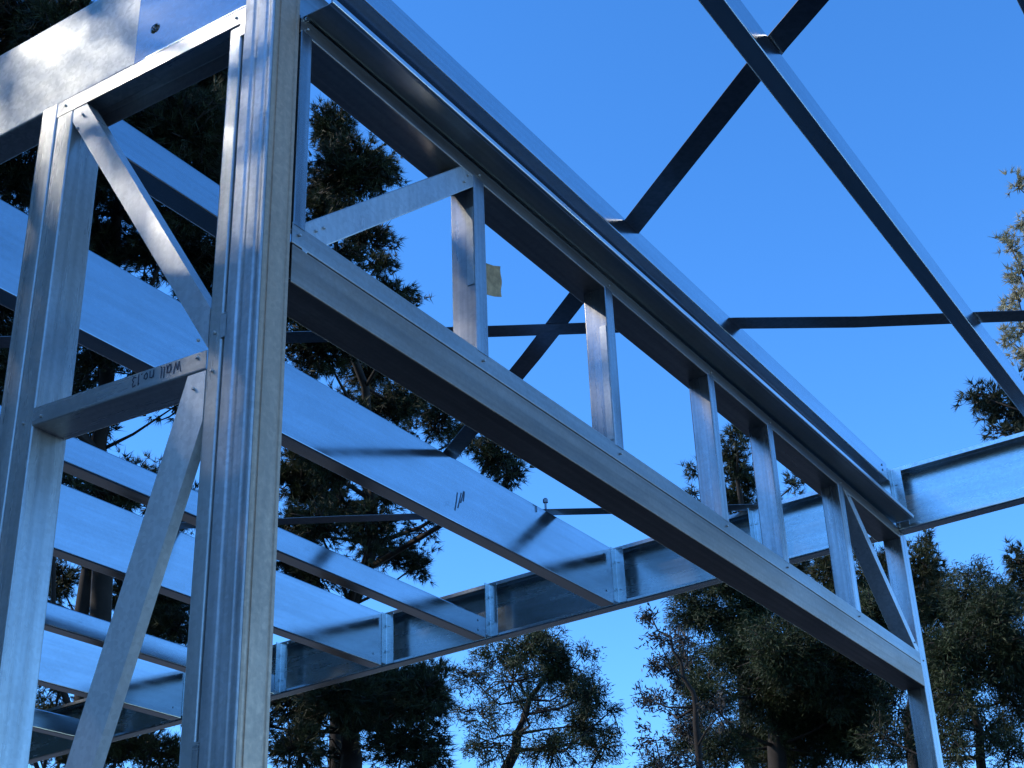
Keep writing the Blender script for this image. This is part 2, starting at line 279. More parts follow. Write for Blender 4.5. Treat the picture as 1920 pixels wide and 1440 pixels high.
def leaf_mat(name, dark, light, rough=.6, trans=.15):
    m, nt, b = new_mat(name)
    tc = node(nt, 'ShaderNodeTexCoord')
    n = noise(nt, tc.outputs['Object'], .9, (1, 1, 1), 5, .7)
    at = node(nt, 'ShaderNodeAttribute', attribute_name='tint')
    a = node(nt, 'ShaderNodeMath', operation='MULTIPLY_ADD'); nt.links.new(at.outputs['Fac'], a.inputs[0])
    a.inputs[1].default_value = .5; 
    s = node(nt, 'ShaderNodeMath', operation='SUBTRACT'); nt.links.new(n.outputs[0], s.inputs[0]); s.inputs[1].default_value = .25
    nt.links.new(s.outputs[0], a.inputs[2])
    c = ramp(nt, a.outputs[0], [(.15, dark), (.75, light)])
    nt.links.new(c.outputs[0], b.inputs['Base Color'])
    b.inputs['Roughness'].default_value = rough
    b.inputs['Specular IOR Level'].default_value = .3
    if trans:
        tr = node(nt, 'ShaderNodeBsdfTranslucent'); nt.links.new(c.outputs[0], tr.inputs[0])
        mx = node(nt, 'ShaderNodeMixShader'); mx.inputs[0].default_value = trans
        out = [k for k in nt.nodes if k.type == 'OUTPUT_MATERIAL'][0]
        nt.links.new(b.outputs[0], mx.inputs[1]); nt.links.new(tr.outputs[0], mx.inputs[2]); nt.links.new(mx.outputs[0], out.inputs[0])
    return m

L_PINE = leaf_mat('pine_needles', (.008, .014, .007), (.034, .044, .016))
L_PINE2 = leaf_mat('olive_needles', (.011, .016, .007), (.050, .056, .018))
L_WATTLE = leaf_mat('narrow_leaves', (.007, .014, .007), (.038, .054, .019))
L_RED = leaf_mat('reddish_leaves', (.016, .016, .014), (.044, .040, .034))
L_LIT = leaf_mat('sunlit_needles', (.16, .16, .09), (.42, .38, .24), .6, .25)  # paler copy of the pine needles, sunlight put into the colour

# ------------------------------------------------------------------ light, sky, camera
SUN = Vector((-.50, .60, .625)).normalized()
elev = math.asin(SUN.z); rot = math.atan2(SUN.x, SUN.y)
w = bpy.data.worlds.new('World'); scene.world = w; w.use_nodes = True
nt = w.node_tree; nt.nodes.clear()
sky = nt.nodes.new('ShaderNodeTexSky'); sky.sky_type = 'NISHITA'; sky.sun_disc = False
sky.sun_elevation = elev; sky.sun_rotation = rot
sky.altitude = 900; sky.air_density = .85; sky.dust_density = .05; sky.ozone_density = 2.5
hs = nt.nodes.new('ShaderNodeHueSaturation'); hs.inputs['Saturation'].default_value = 1.24
bg = nt.nodes.new('ShaderNodeBackground'); bg.inputs['Strength'].default_value = .15
out = nt.nodes.new('ShaderNodeOutputWorld')
nt.links.new(sky.outputs[0], hs.inputs['Color']); wb = nt.nodes.new('ShaderNodeMix'); wb.data_type = 'RGBA'; wb.blend_type = 'MULTIPLY'; wb.inputs[0].default_value = 1
wb.inputs[7].default_value = (.80, .97, 1.12, 1)      # the camera's cool white balance
nt.links.new(hs.outputs[0], wb.inputs[6]); nt.links.new(wb.outputs[2], bg.inputs[0]); nt.links.new(bg.outputs[0], out.inputs[0])

sl = bpy.data.lights.new('sun', 'SUN'); sl.energy = 2.2; sl.angle = math.radians(.5); sl.color = (1, .93, .82)
so = bpy.data.objects.new('sun', sl); COL.objects.link(so)
so.rotation_euler = (-SUN).to_track_quat('-Z', 'Y').to_euler()
so.location = SUN * 60

cam = bpy.data.cameras.new('camera'); cam.sensor_width = 36; cam.lens = LENS; cam.clip_end = 2000; cam.clip_start = .05
co = bpy.data.objects.new('camera', cam); COL.objects.link(co)
R_, D_, F_ = Vector(CAM_R), Vector(CAM_D), Vector(CAM_F)
co.matrix_world = Matrix(((R_.x, -D_.x, -F_.x, 0), (R_.y, -D_.y, -F_.y, 0), (R_.z, -D_.z, -F_.z, Z0), (0, 0, 0, 1)))
scene.camera = co
vs = scene.view_settings
vs.view_transform = 'Standard'; vs.look = 'None'; vs.exposure = 1.20; vs.gamma = 1

# ------------------------------------------------------------------ ground
def ground():
    n = 60; s = 900
    v = []; f = []
    for j in range(n + 1):
        for i in range(n + 1):
            x = (i / n - .5); y = (j / n - .5)
            x = math.copysign(abs(2*x)**2.2, x) * s / 2; y = math.copysign(abs(2*y)**2.2, y) * s / 2
            r = math.hypot(x, y)
            z = -.12 + (.06 * math.sin(x * .7) * math.cos(y * .6) if r > 9 else 0) + max(0, r - 60) * .01
            v.append((x, y, z))
    for j in range(n):
        for i in range(n):
            a = j * (n + 1) + i; f.append([a, a + 1, a + n + 2, a + n + 1])
    o = mesh_obj('ground', v, f, M_SOIL, smooth=True)
    tag(o, 'dark bare soil around the steel frame', 'ground', kind='structure')
ground()
M_SLAB = plain('old_concrete', (.048, .053, .060), .9, .25, 2)
g = Geo(); g.box((2.05, 1.9, -1.75), (7.15, 9.2, -1.603)); o = g.build('floor', M_SLAB)
tag(o, 'concrete floor slab under the steel frame', 'floor', kind='structure')

# ------------------------------------------------------------------ left wall panel
GZ = -1.6
XF = 2.142
wp = thing('wall_frame', 'left wall frame of paired studs, crossing diagonal braces and a rail with handwriting', 'wall frame', (XF, 2.45, 0))
def stud(y0, y1, z0, z1, mat, parent, depth=.112, x0=XF, lip=.012):
    g = Geo()   # web on the -y side, flanges run to +y, C opens to +y
    g.extrude(c_poly(depth, y1 - y0, lip), (x0, y0, z0), (0, 1, 0), (1, 0, 0), (0, 0, z1 - z0))
    return g.build('stud', mat, parent)
stud(2.746, 2.812, GZ + .05, 2.585, M_WALLZ, wp)
stud(2.815, 2.882, GZ + .05, 2.634, M_WALLZ, wp)
stud(2.113, 2.157, GZ + .05, 2.572, M_WALLZ, wp, .105)
def track_y(name, y0, y1, z, h, mat, parent, x0=XF - .0015, depth=.113, up=True):
    g = Geo()   # web flat, two flanges stand up (or hang down)
    s = 1 if up else -1
    g.extrude(u_poly(depth, h), (x0, y0, z), (0, 0, s), (1, 0, 0), (0, y1 - y0, 0))
    return g.build(name, mat, parent)
track_y('top_track', 2.104, 2.8125, 2.632, .052, M_WALLY, wp, up=False)
track_y('bottom_track', 2.104, 2.9, GZ + .003, .05, M_WALLY, wp)
# the rail sits a touch out of level, as on site
g = Geo(); g.extrude(u_poly(.110, .050), (XF - .001, 2.158, 1.572), (0, 0, 1), (1, 0, 0), (0, .590, .022))
rail = g.build('nogging', M_WALLY, wp)
# handwriting, upside down on the rail: runs towards +y, letters' tops point down
GL = {'W': ([[(0, 1), (.25, 0), (.5, .75), (.75, 0), (1, 1)]], 1.0),
      'a': ([[(.62, .62), (.3, .68), (.05, .4), (.15, .05), (.4, .02), (.62, .3), (.62, .65)], [(.62, .3), (.7, 0)]], .7),
      'l': ([[(.1, 1), (.1, .05), (.25, 0)]], .3),
      'n': ([[(.05, .65), (.05, 0)], [(.05, .45), (.25, .66), (.5, .6), (.55, 0)]], .62),
      'o': ([[(.3, .66), (.05, .45), (.08, .12), (.3, 0), (.52, .15), (.55, .48), (.3, .66)]], .6),
      '.': ([[(.06, .02), (.14, .08)]], .25),
      '1': ([[(.05, .8), (.22, 1), (.22, 0)]], .4),
      '3': ([[(.05, .92), (.35, 1), (.52, .8), (.3, .54), (.56, .3), (.35, .0), (.03, .1)]], .6), ' ': ([], .55)}
def handwriting(text, origin, right, up, size, width, nrm):
    g = Geo(); x = 0
    O, Rv, U, N = (np.array(a, float) for a in (origin, right, up, nrm))
    for ch in text:
        strokes, adv = GL[ch]
        for s in strokes:
            for a, b in zip(s[:-1], s[1:]):
                a = np.array(a) + np.array([.04 * math.sin(9 * a[0] + x * 7), .06 * math.sin(5 * a[1] + x * 5)]); b = np.array(b) + np.array([.04 * math.sin(9 * b[0] + x * 7), .06 * math.sin(5 * b[1] + x * 5)])
                pa = O + Rv * (x + a[0] * .8) * size + U * a[1] * size; pb = O + Rv * (x + b[0] * .8) * size + U * b[1] * size
                d = pb - pa; d /= max(np.linalg.norm(d), 1e-9); c = np.cross(d, N) * width / 2
                pa = pa - d * width * .3; pb = pb + d * width * .3
                q = [pa - c, pb - c, pb + c, pa + c]
                g.add(q + [p + N * .0006 for p in q], [[0,1,2,3],[7,6,5,4],[0,4,5,1],[1,5,6,2],[2,6,7,3],[3,7,4,0]])
        x += adv + .06
    return g, x * size
g, ln = handwriting('Wall no.13', (XF - .0018, 2.238, 1.618), (0, 1, .036), (0, .0, -1), 0.028, .0028, (-1, 0, 0))
g.build('handwriting', M_INK, rail)
# diagonal braces
def bar(a, b, wdt, dep, axis_n, mat, parent, name='brace', lipped=True):
    """C section bar whose flat face lies on the plane with normal -axis_n, from a to b, width wdt, running back by dep"""
    a = np.array(a, float); b = np.array(b, float); W = b - a
    n = np.array(axis_n, float); d = W / np.linalg.norm(W)
    V = np.cross(n, d); V /= np.linalg.norm(V)
    g = Geo(); g.extrude(c_poly(wdt, dep, .008 if lipped else .0, r=.004), a - V * wdt / 2, n, V, W)
    return g.build(name, mat, parent)
g = Geo()
g.extrude([(2.7445, 2.538), (2.7445, 2.580), (2.694, 2.580), (2.1585, 1.737), (2.1585, 1.630)], (XF + .001, 0, 0), (0, 1, 0), (0, 0, 1), (.040, 0, 0))
g.build('brace', M_BRACE, wp)
g = Geo()
g.extrude([(2.1585, 1.5700), (2.1585, 1.440), (2.6815, -.100), (2.7445, -.085), (2.7445, -.060), (2.215, 1.5715)], (XF + .001, 0, 0), (0, 1, 0), (0, 0, 1), (.030, 0, 0))
g.build('brace', M_BRIGHT, wp)
g = Geo(); g.extrude(u_poly(.110, .046), (XF - .001, 2.158, -.15), (0, 0, 1), (1, 0, 0), (0, .588, 0)); g.build('nogging', M_WALLY, wp)
# tie plates across the slot beside the corner post
for z0, z1 in ((1.640, 1.705), (2.535, 2.60), (.56, .705)):
    g = Geo(); g.box((XF - .003, 2.098, z0), (XF - .0005, 2.118, z1)); g.build('tie_plate', M_WALLY, wp)

# ------------------------------------------------------------------ corner post
cp = thing('corner_post', 'streaked galvanised corner post with a dusty brown side face', 'post', (2.19, 2.05, 0))
g = Geo(); h = .101
g.extrude(c_poly(h, .092, .02, r=.004, grooves=((.018, .008, .0012), (.060, .010, .0014))), (XF - .003, 2.003, GZ), (1, 0, 0), (0, 1, 0), (0, 0, 3.05 - GZ))
g.build('front_section', M_COL, cp)
side = strip_poly(rounded([(0, .0), (0.004, -.004), (.011, -.004), (.012, -.001), (.016, -.001), (.017, -.005), (.070, -.005), (.072, -.0015), (.077, -.0015), (.079, -.005), (.088, -.005), (.089, 0.0)], .0012, 2), .0022, -1)
g = Geo(); g.extrude(side, (XF + .002, 2.002, GZ), (1, 0, 0), (0, 1, 0), (0, 0, 3.04 - GZ))
g.build('side_section', M_COLSIDE, cp)

# ------------------------------------------------------------------ fascia beam over the left wall
SL = -.0325
fb = thing('fascia_beam', 'deep galvanised beam on top of the left wall, sun glinting on its lower edge', 'beam', (2.19, 2.6, 2.63 + Z0))
SF = -.012
def beam_y(y0, y1, zb, h, x_web, U, b, lip, mat, name, parent, slope):
    g = Geo(); g.extrude(c_poly(h, b, lip, .003, .008), (x_web, y0, zb), (U, 0, 0), (0, 0, 1), (0, y1 - y0, slope * (y1 - y0)))
    return g.build(name, mat, parent)
zf = lambda y: 2.634 + SF * (y - 2.1)
beam_y(2.50, 9.0, zf(2.50), .335, XF, 1, .095, .02, M_FASCIA, 'beam_body', fb, SF)
# lapped end plate with a round bolt hole
def holed_plate(y0, y1, z0, z1, x0, x1, c, r, mat, name, parent, slope):
    g = Geo(); n = 32; cy, cz = c
    zs = lambda y, z: z + slope * (y - y0)
    for x in (x0, x1):
        ring = [(x, cy + r * math.cos(t), cz + r * 1.0 * math.sin(t)) for t in [2 * math.pi * k / n for k in range(n)]]
        outer = []
        for k in range(n):
            t = 2 * math.pi * k / n; dy, dz = math.cos(t), math.sin(t)
            s = min(((y1 - cy) / dy) if dy > 1e-6 else ((y0 - cy) / dy) if dy < -1e-6 else 9,
                    ((z1 - cz) / dz) if dz > 1e-6 else ((z0 - cz) / dz) if dz < -1e-6 else 9)
            outer.append((cy + dy * s, cz + dz * s))
        # snap the nearest samples to the four corners
        for cyc, czc in ((y0, z0), (y0, z1), (y1, z0), (y1, z1)):
            k = min(range(n), key=lambda q: math.hypot(outer[q][0] - cyc, outer[q][1] - czc)); outer[k] = (cyc, czc)
        outer = [(x, y, zs(y, z)) for y, z in outer]
        g.add(ring + outer, [[k, (k + 1) % n, n + (k + 1) % n, n + k] for k in range(n)])
    m = 2 * n
    for k in range(n):
        k2 = (k + 1) % n
        g.f.append([k, k2, m + k2, m + k]); g.f.append([n + k, n + k2, m + n + k2, m + n + k])
    return g.build(name, mat, parent)
lp = holed_plate(2.106, 2.512, zf(2.106), zf(2.106) + .335, XF - .003, XF, (2.447, 2.727), .017, M_LAP, 'lap_plate', fb, SF)
for v in lp.data.vertices:      # the plate is pulled in at the post end
    v.co.x += .034 * (2.512 - (v.co.y + 2.6)) / .406
g = Geo()
for z in (zf(2.1) + .0, zf(2.1) + .332): g.box((XF + .0005, 2.106, z), (XF + .095, 2.498, z + .003))
g.build('lap_flange', M_EDGE, fb)

# ------------------------------------------------------------------ rear beam
XB = 6.9
rb = thing('rear_beam', 'long channel beam crossing behind at the far end, open face toward the joists, pale right-hand end', 'beam', (XB, 4, 2.6 + Z0))
zb = lambda y: 2.668 + SL * y
beam_y(-.6, 9.6, zb(-.6), .335, XB + .085, -1, .085, .02, M_EDGE, 'beam_body', rb, SL)
g = Geo(); g.extrude([(0, 0), (.0022, 0), (.0022, .021), (0, .021)], (XB - .0026, -.6, zb(-.6) + .3145), (1, 0, 0), (0, 0, 1), (0, 10.2, SL * 10.2))
g.build('lip_shine', M_LIP, rb)  # added pale strip over the beam's own lip, for its sky shine
def cleat(y):
    g = Geo(); z0 = zb(y) + .008; z1 = z0 + .318
    g.extrude(strip_poly(rounded([(0, 0), (.045, 0), (.045, -.050)], .004), .004, -1), (XB - .052, y - .0045, z0), (1, 0, 0), (0, 1, 0), (0, 0, z1 - z0))
    g.box((XB - .0075, y - .034, z0 + .01), (XB - .0068, y - .030, z1 - .01))
    for zz in (z0 + .08, z0 + .24):
        g.box((XB - .0125, y - .030, zz - .008), (XB - .0072, y - .014, zz + .008))
    return g.build('cleat', M_EDGE, rb)
for y in (1.995, 2.78, 3.63, 4.487, 5.25, 6.1, 6.9, 7.7): cleat(y)

# ------------------------------------------------------------------ joists and battens running to the rear beam
def member(name, label, cat, group, y, z, h, x0, x1, mat, fl=.085, lip=.018):
    t = thing(name, label, cat, ((x0 + x1) / 2, y, z + Z0), group)
    g = Geo(); g.extrude(c_poly(h, fl, lip, .003, .007), (x0, y, z), (0, 1, 0), (0, 0, 1), (x1 - x0, 0, 0))
    g.build('channel', mat, t)
    # screws through the web at the far end
    for zz in ((.06, h - .06) if h > .2 else (.035, h - .035)):
        g = Geo()
        g.extrude([(.006 * math.cos(k * math.pi / 3), .006 * math.sin(k * math.pi / 3)) for k in range(6)], (x1 - .075, y - .004, z + zz), (1, 0, 0), (0, 0, 1), (0, .005, 0))
        g.build('screw', M_EDGE, t)
    return t
GJ = 'deep joists spanning to the rear beam'
for y, x0, lab in ((3.63, 2.24, 'topmost deep joist, its sky-blue web crossed by a strap with a small hook clip'),
                   (5.25, 2.24, 'deep joist seen below a shallow one beside the post, middle of the three deep joists'),
                   (6.9, 2.24, 'lowest deep joist, showing only between the left studs, its web bright above and grey below')):
    member('joist', lab, 'joist', GJ, y, zb(y) - .012, .335, x0, XB - .054, M_JOIST)
g = Geo()
for k, (x, z, dx, dz) in enumerate(((5.30, 2.60, .012, .10), (5.325, 2.62, .016, .09), (5.35, 2.655, .014, .07), (5.372, 2.67, .006, .055))):
    g.extrude([(-.004, 0), (.004, 0), (dx + .005, dz * .5), (dx * 2 + .003, dz), (dx * 2 - .004, dz), (dx - .003, dz * .5)], (x, 3.6294, z), (1, 0, 0), (0, 0, 1), (0, -.0006, 0))
sc_root = [o for o in COL.objects if o.name == 'joist'][0]
g.build('pen_scribble', M_INKGREY, sc_root)
GB = 'shallow battens level with the bottom of the joists'
for y, lab in ((2.78, 'shallow batten showing as a blue strip between the upper brace and the post'),
               (4.487, 'shallow batten between the two upper deep joists, dark broad underside'),
               (6.1, 'slim blue batten just above the lowest deep joist between the left studs'),
               (7.7, 'lowest shallow batten at the bottom left, pale top edge over the rear beam')):
    member('batten', lab, 'batten', GB, y, zb(y) - .014, .127, 2.24, XB - .054, M_BATTEN)
GP = 'slim purlins across the open sky on the right'
member('purlin', 'slim purlin lying along the top of the header, pale blue strip against the sky', 'purlin', GP, 1.995, 2.858, .098, 2.245, XB - .054, M_PURLIN, .08)
member('purlin', 'slim purlin hanging free across the sky right of the header', 'purlin', GP, 1.148, 2.862, .104, 1.9, XB - .054, M_PURLIN, .066)
member('purlin', 'purlin whose dark edge just cuts the upper right corner of the picture', 'purlin', GP, .372, 2.872, .104, 1.9, XB - .054, M_PURLIN, .075)

# ------------------------------------------------------------------ ledge channel along the header top
lc = thing('ledge_channel', 'dark channel with a thin bright lip running along the header under the purlin', 'channel', (4.5, 1.96, 2.63 + Z0))
g = Geo()
g.extrude(strip_poly(rounded([(0, .016), (0, 0), (.150, 0), (.150, .19)], .004), .003, -1), (2.262, 1.914, 2.632), (0, 1, 0), (0, 0, 1), (XB - .012 - 2.262, 0, .012))
g.build('channel', M_LEDGE, lc)
g = Geo(); g.extrude(strip_poly(rounded([(.012, .0), (0, .003), (0, .022), (.012, .026)], .004), .002, 1), (2.262, 1.9105, 2.631), (0, 1, 0), (0, 0, 1), (XB - .012 - 2.262, 0, .012))
g.build('lip', M_LIP, lc)
g = Geo(); g.extrude([(.007 * math.cos(k * math.pi / 4), .007 * math.sin(k * math.pi / 4)) for k in range(8)], (2.262, 1.994, 2.618), (1, 0, 0), (0, 0, 1), (0, .006, 0)); g.build('screw', M_EDGE, lc)

# ------------------------------------------------------------------ header frame over the opening
YH = 2.0
hf = thing('header_frame', 'long open header frame over the doorway with short uprights between two chords', 'header', (4.6, YH + .05, 1.8 + Z0))
def chord(name, z0, z1, flat_down, mat, x0=2.243, x1=6.902, dep=.118, yo=0.):
    g = Geo()   # flange faces -y; web is the flat underside (or top)
    if flat_down: g.extrude(u_poly(dep, z1 - z0), (x0, YH + yo, z0), (0, 0, 1), (0, 1, 0), (x1 - x0, 0, 0))
    else: g.extrude(u_poly(dep, z1 - z0), (x0, YH + yo, z1), (0, 0, -1), (0, 1, 0), (x1 - x0, 0, 0))
    return g.build(name, mat, hf)
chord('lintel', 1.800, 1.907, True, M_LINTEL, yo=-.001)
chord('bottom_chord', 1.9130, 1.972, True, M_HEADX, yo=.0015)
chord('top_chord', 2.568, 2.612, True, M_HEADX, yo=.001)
chord('top_plate', 2.6145, 2.626, False, M_LEDGE, yo=.004)
def upright(x0, x1, mat, opens, name='upright', z0=1.968, z1=2.575, dep=.086):
    g = Geo(); w_ = x1 - x0
    if opens: # C open to the left: front flange, lip, web on the far side
        g.extrude(c_poly(dep, w_, .014, r=.004), (x1, YH, z0), (-1, 0, 0), (0, 1, 0), (0, 0, z1 - z0))
    else:
        g.extrude(c_poly(dep, w_, .012, r=.004), (x0, YH, z0), (1, 0, 0), (0, 1, 0), (0, 0, z1 - z0))
    return g.build(name, mat, hf)
upright(2.246, 2.290, M_HEADZ, False)
for x0, x1, op in ((3.05, 3.108, False), (3.862, 3.918, False), (4.68, 4.735, False), (5.25, 5.305, False), (6.05, 6.115, False)):
    upright(x0, x1, M_HEADZ, op)
# pale stiffener strips on the first two uprights
for x, z0, z1 in ((3.0515, 2.19, 2.46), (3.8635, 1.99, 2.42)):
    g = Geo(); g.box((x - .004, YH + .006, z0), (x - .002, YH + .030, z1)); g.build('stiffener', M_BRACE, hf)
bar((2.268, YH + .002, 1.930), (3.060, YH + .002, 2.586), .072, .075, (0, 1, 0), M_BRACE, hf, 'diagonal')
bar((6.135, YH + .002, 2.60), (6.905, YH + .002, 1.965), .050, .082, (0, 1, 0), M_BRACE, hf, 'diagonal')

# ------------------------------------------------------------------ far post of the doorway
dp = thing('door_post', 'slender post at the far right end of the header', 'post', (6.95, 2.04, 0))
g = Geo(); g.extrude(c_poly(.092, .046, .012, r=.004), (6.905, YH, GZ), (1, 0, 0), (0, 1, 0), (0, 0, 2.60 - GZ)); g.build('stud', M_HEADZ, dp)
g = Geo(); g.extrude(c_poly(.092, .046, .012, r=.004), (6.999, YH, GZ), (-1, 0, 0), (0, 1, 0), (0, 0, 2.60 - GZ)); g.build('stud', M_HEADZ, dp)

# ------------------------------------------------------------------ screw heads at the joints
def screw_mesh(axis):
    v, f = tube([np.array(axis) * k for k in (.003, 0, -.0028, -.0046)], [.0025, .0042, .0042, .003], 8)
    me = bpy.data.meshes.new('screw'); me.from_pydata([tuple(p) for p in v], [], f); me.materials.append(M_BRACE); return me
SCX, SCY = screw_mesh((1, 0, 0)), screw_mesh((0, 1, 0))
def screw(p, me, parent):
    o = bpy.data.objects.new('screw', me); COL.objects.link(o); o.parent = parent
    o.location = Vector((p[0], p[1], p[2] + Z0)) - world_loc(parent)
for x in (2.268, 3.079, 3.890, 4.708, 5.278, 6.083):
    for z in (1.945, 2.588): screw((x, YH - .001, z), SCY, hf)
for x, z in ((2.33, 1.99), (2.36, 2.015), (3.0, 2.52), (3.02, 2.555), (6.18, 2.555), (6.86, 2.01), (6.93, 2.59), (6.95, 1.94)): screw((x, YH, z), SCY, hf)
for y, z in ((2.78, 2.608), (2.135, 2.605), (2.135, 1.66), (2.135, 1.56), (2.78, 1.61), (2.715, 1.612), (2.185, 1.61), (2.185, 1.655), (2.70, 2.54), (2.715, 2.50), (2.19, 1.53)):
    screw((XF - .0025, y, z), SCX, wp)

# ------------------------------------------------------------------ paper scrap
pt = thing('paper_tag', 'small torn brown paper label stuck on the first upright of the header', 'label', (3.28, 2.088, 2.33 + Z0))
g = Geo(); nx, nz = 6, 8
for k in (0, 1):
    for j in range(nz + 1):
        for i in range(nx + 1):
            u_, v_ = i / nx, j / nz
            x = 3.090 + .240 * u_ - (.004 * math.sin(v_ * 9) if i == nx else 0)
            z = 2.225 + .080 * u_ + v_ * (.118 - .006 * u_) + (.002 * math.sin(u_ * 14) if j in (0, nz) else 0)
            g.v.append((x, 2.0885 + .004 * math.sin(u_ * 3) + k * .0008, z))
    b0 = k * (nx + 1) * (nz + 1)
    for j in range(nz):
        for i in range(nx):
            a = b0 + j * (nx + 1) + i; g.f.append([a, a + 1, a + nx + 2, a + nx + 1])
g.build('paper_sheet', M_PAPER, pt)

# ------------------------------------------------------------------ flat straps over the roof
def strap(label, pts, width, clips=()):
    t = thing('strap_brace', label, 'strap', (pts[0][0], pts[0][1], pts[0][2] + Z0), 'flat straps bracing the roof')
    g = Geo()
    P = [np.array(p, float) for p in pts]
    v = []
    for i, p in enumerate(P):
        d = P[min(i + 1, len(P) - 1)] - P[max(i - 1, 0)]; d /= np.linalg.norm(d)
        c = np.cross(d, (0, 0, 1)); c /= np.linalg.norm(c); n = np.cross(c, d)
        for a, b in ((-1, 0), (1, 0), (1, 1), (-1, 1)): v.append(p + c * a * width / 2 + n * b * .0018)
    f = []
    for i in range(len(P) - 1):
        for k in range(4): f.append([i*4 + k, i*4 + (k+1) % 4, i*4 + 4 + (k+1) % 4, i*4 + 4 + k])
    f += [[0, 1, 2, 3], [len(v) - 1, len(v) - 2, len(v) - 3, len(v) - 4]]
    g.add(v, f); g.build('band', M_STRAP, t)
    for cx in clips:
        q = np.array(cx, float); g = Geo()
        v, f = tube([q + (0, 0, k) for k in (-.035, .003, .0031, .02, .028)], [.006, .006, .014, .014, .007], 8)
        g.add(v, f)
        g.build('bolt', M_STRAP, t)
    return t
ztop = lambda y: 3.008 + SL * y
def on(x, y, dz=0): return (x, y, ztop(y) + dz)
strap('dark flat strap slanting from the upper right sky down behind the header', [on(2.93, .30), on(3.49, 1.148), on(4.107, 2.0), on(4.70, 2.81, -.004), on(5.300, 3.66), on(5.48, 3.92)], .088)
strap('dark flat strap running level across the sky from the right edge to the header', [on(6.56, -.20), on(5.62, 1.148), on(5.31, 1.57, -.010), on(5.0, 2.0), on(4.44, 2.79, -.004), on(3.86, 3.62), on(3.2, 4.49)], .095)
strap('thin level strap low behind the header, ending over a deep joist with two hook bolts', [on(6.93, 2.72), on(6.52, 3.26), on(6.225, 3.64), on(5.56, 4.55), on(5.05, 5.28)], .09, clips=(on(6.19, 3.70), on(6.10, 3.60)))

# ------------------------------------------------------------------ trees
def fast_mesh(name, V, nper, mat, tint, parent):
    """V: (n, nper, 3) world polygons"""
    off = np.array(world_loc(parent)) if parent is not None else np.zeros(3)
    n = V.shape[0]; co_ = (V.reshape(-1, 3) - off).astype(np.float32)
    me = bpy.data.meshes.new(name)
    me.vertices.add(n * nper); me.vertices.foreach_set('co', co_.ravel())
    me.loops.add(n * nper); me.loops.foreach_set('vertex_index', np.arange(n * nper, dtype=np.int32))
    me.polygons.add(n); me.polygons.foreach_set('loop_start', np.arange(n, dtype=np.int32) * nper)
    me.update(calc_edges=True)
    at = me.attributes.new('tint', 'FLOAT', 'POINT'); at.data.foreach_set('value', np.repeat(tint, nper).astype(np.float32))
    me.materials.append(mat)
    o = bpy.data.objects.new(name, me); COL.objects.link(o)
    if parent is not None: o.parent = parent
    return o

def unit(n):
    a = rng.normal(size=(n, 3)); return a / np.linalg.norm(a, axis=1, keepdims=True)

def needles(cent, dirs, per, length, width):
    """tufts: per needles fanning out round each tuft's direction"""
    n = len(cent)
    d = np.repeat(dirs, per, 0) * .75 + unit(n * per) * .8
    d /= np.linalg.norm(d, axis=1, keepdims=True)
    L = length * rng.uniform(.6, 1.15, (n * per, 1))
    base = np.repeat(cent, per, 0) + unit(n * per) * length * .12
    s = np.cross(d, unit(n * per)); s /= np.linalg.norm(s, axis=1, keepdims=True)
    return np.stack([base - s * width / 2, base + s * width / 2, base + d * L], 1)

def leaves(cent, dirs, per, length, width):
    n = len(cent) * per
    d = np.repeat(dirs, per, 0) * .6 + unit(n) * .8; d[:, 2] -= .25
    d /= np.linalg.norm(d, axis=1, keepdims=True)
    L = length * rng.uniform(.6, 1.2, (n, 1))
    base = np.repeat(cent, per, 0) + unit(n) * rng.uniform(.02, 1, (n, 1)) * length * 1.6
    s = np.cross(d, unit(n)); s /= np.linalg.norm(s, axis=1, keepdims=True)
    return np.stack([base, base + d * L * .45 - s * width / 2, base + d * L, base + d * L * .45 + s * width / 2], 1)

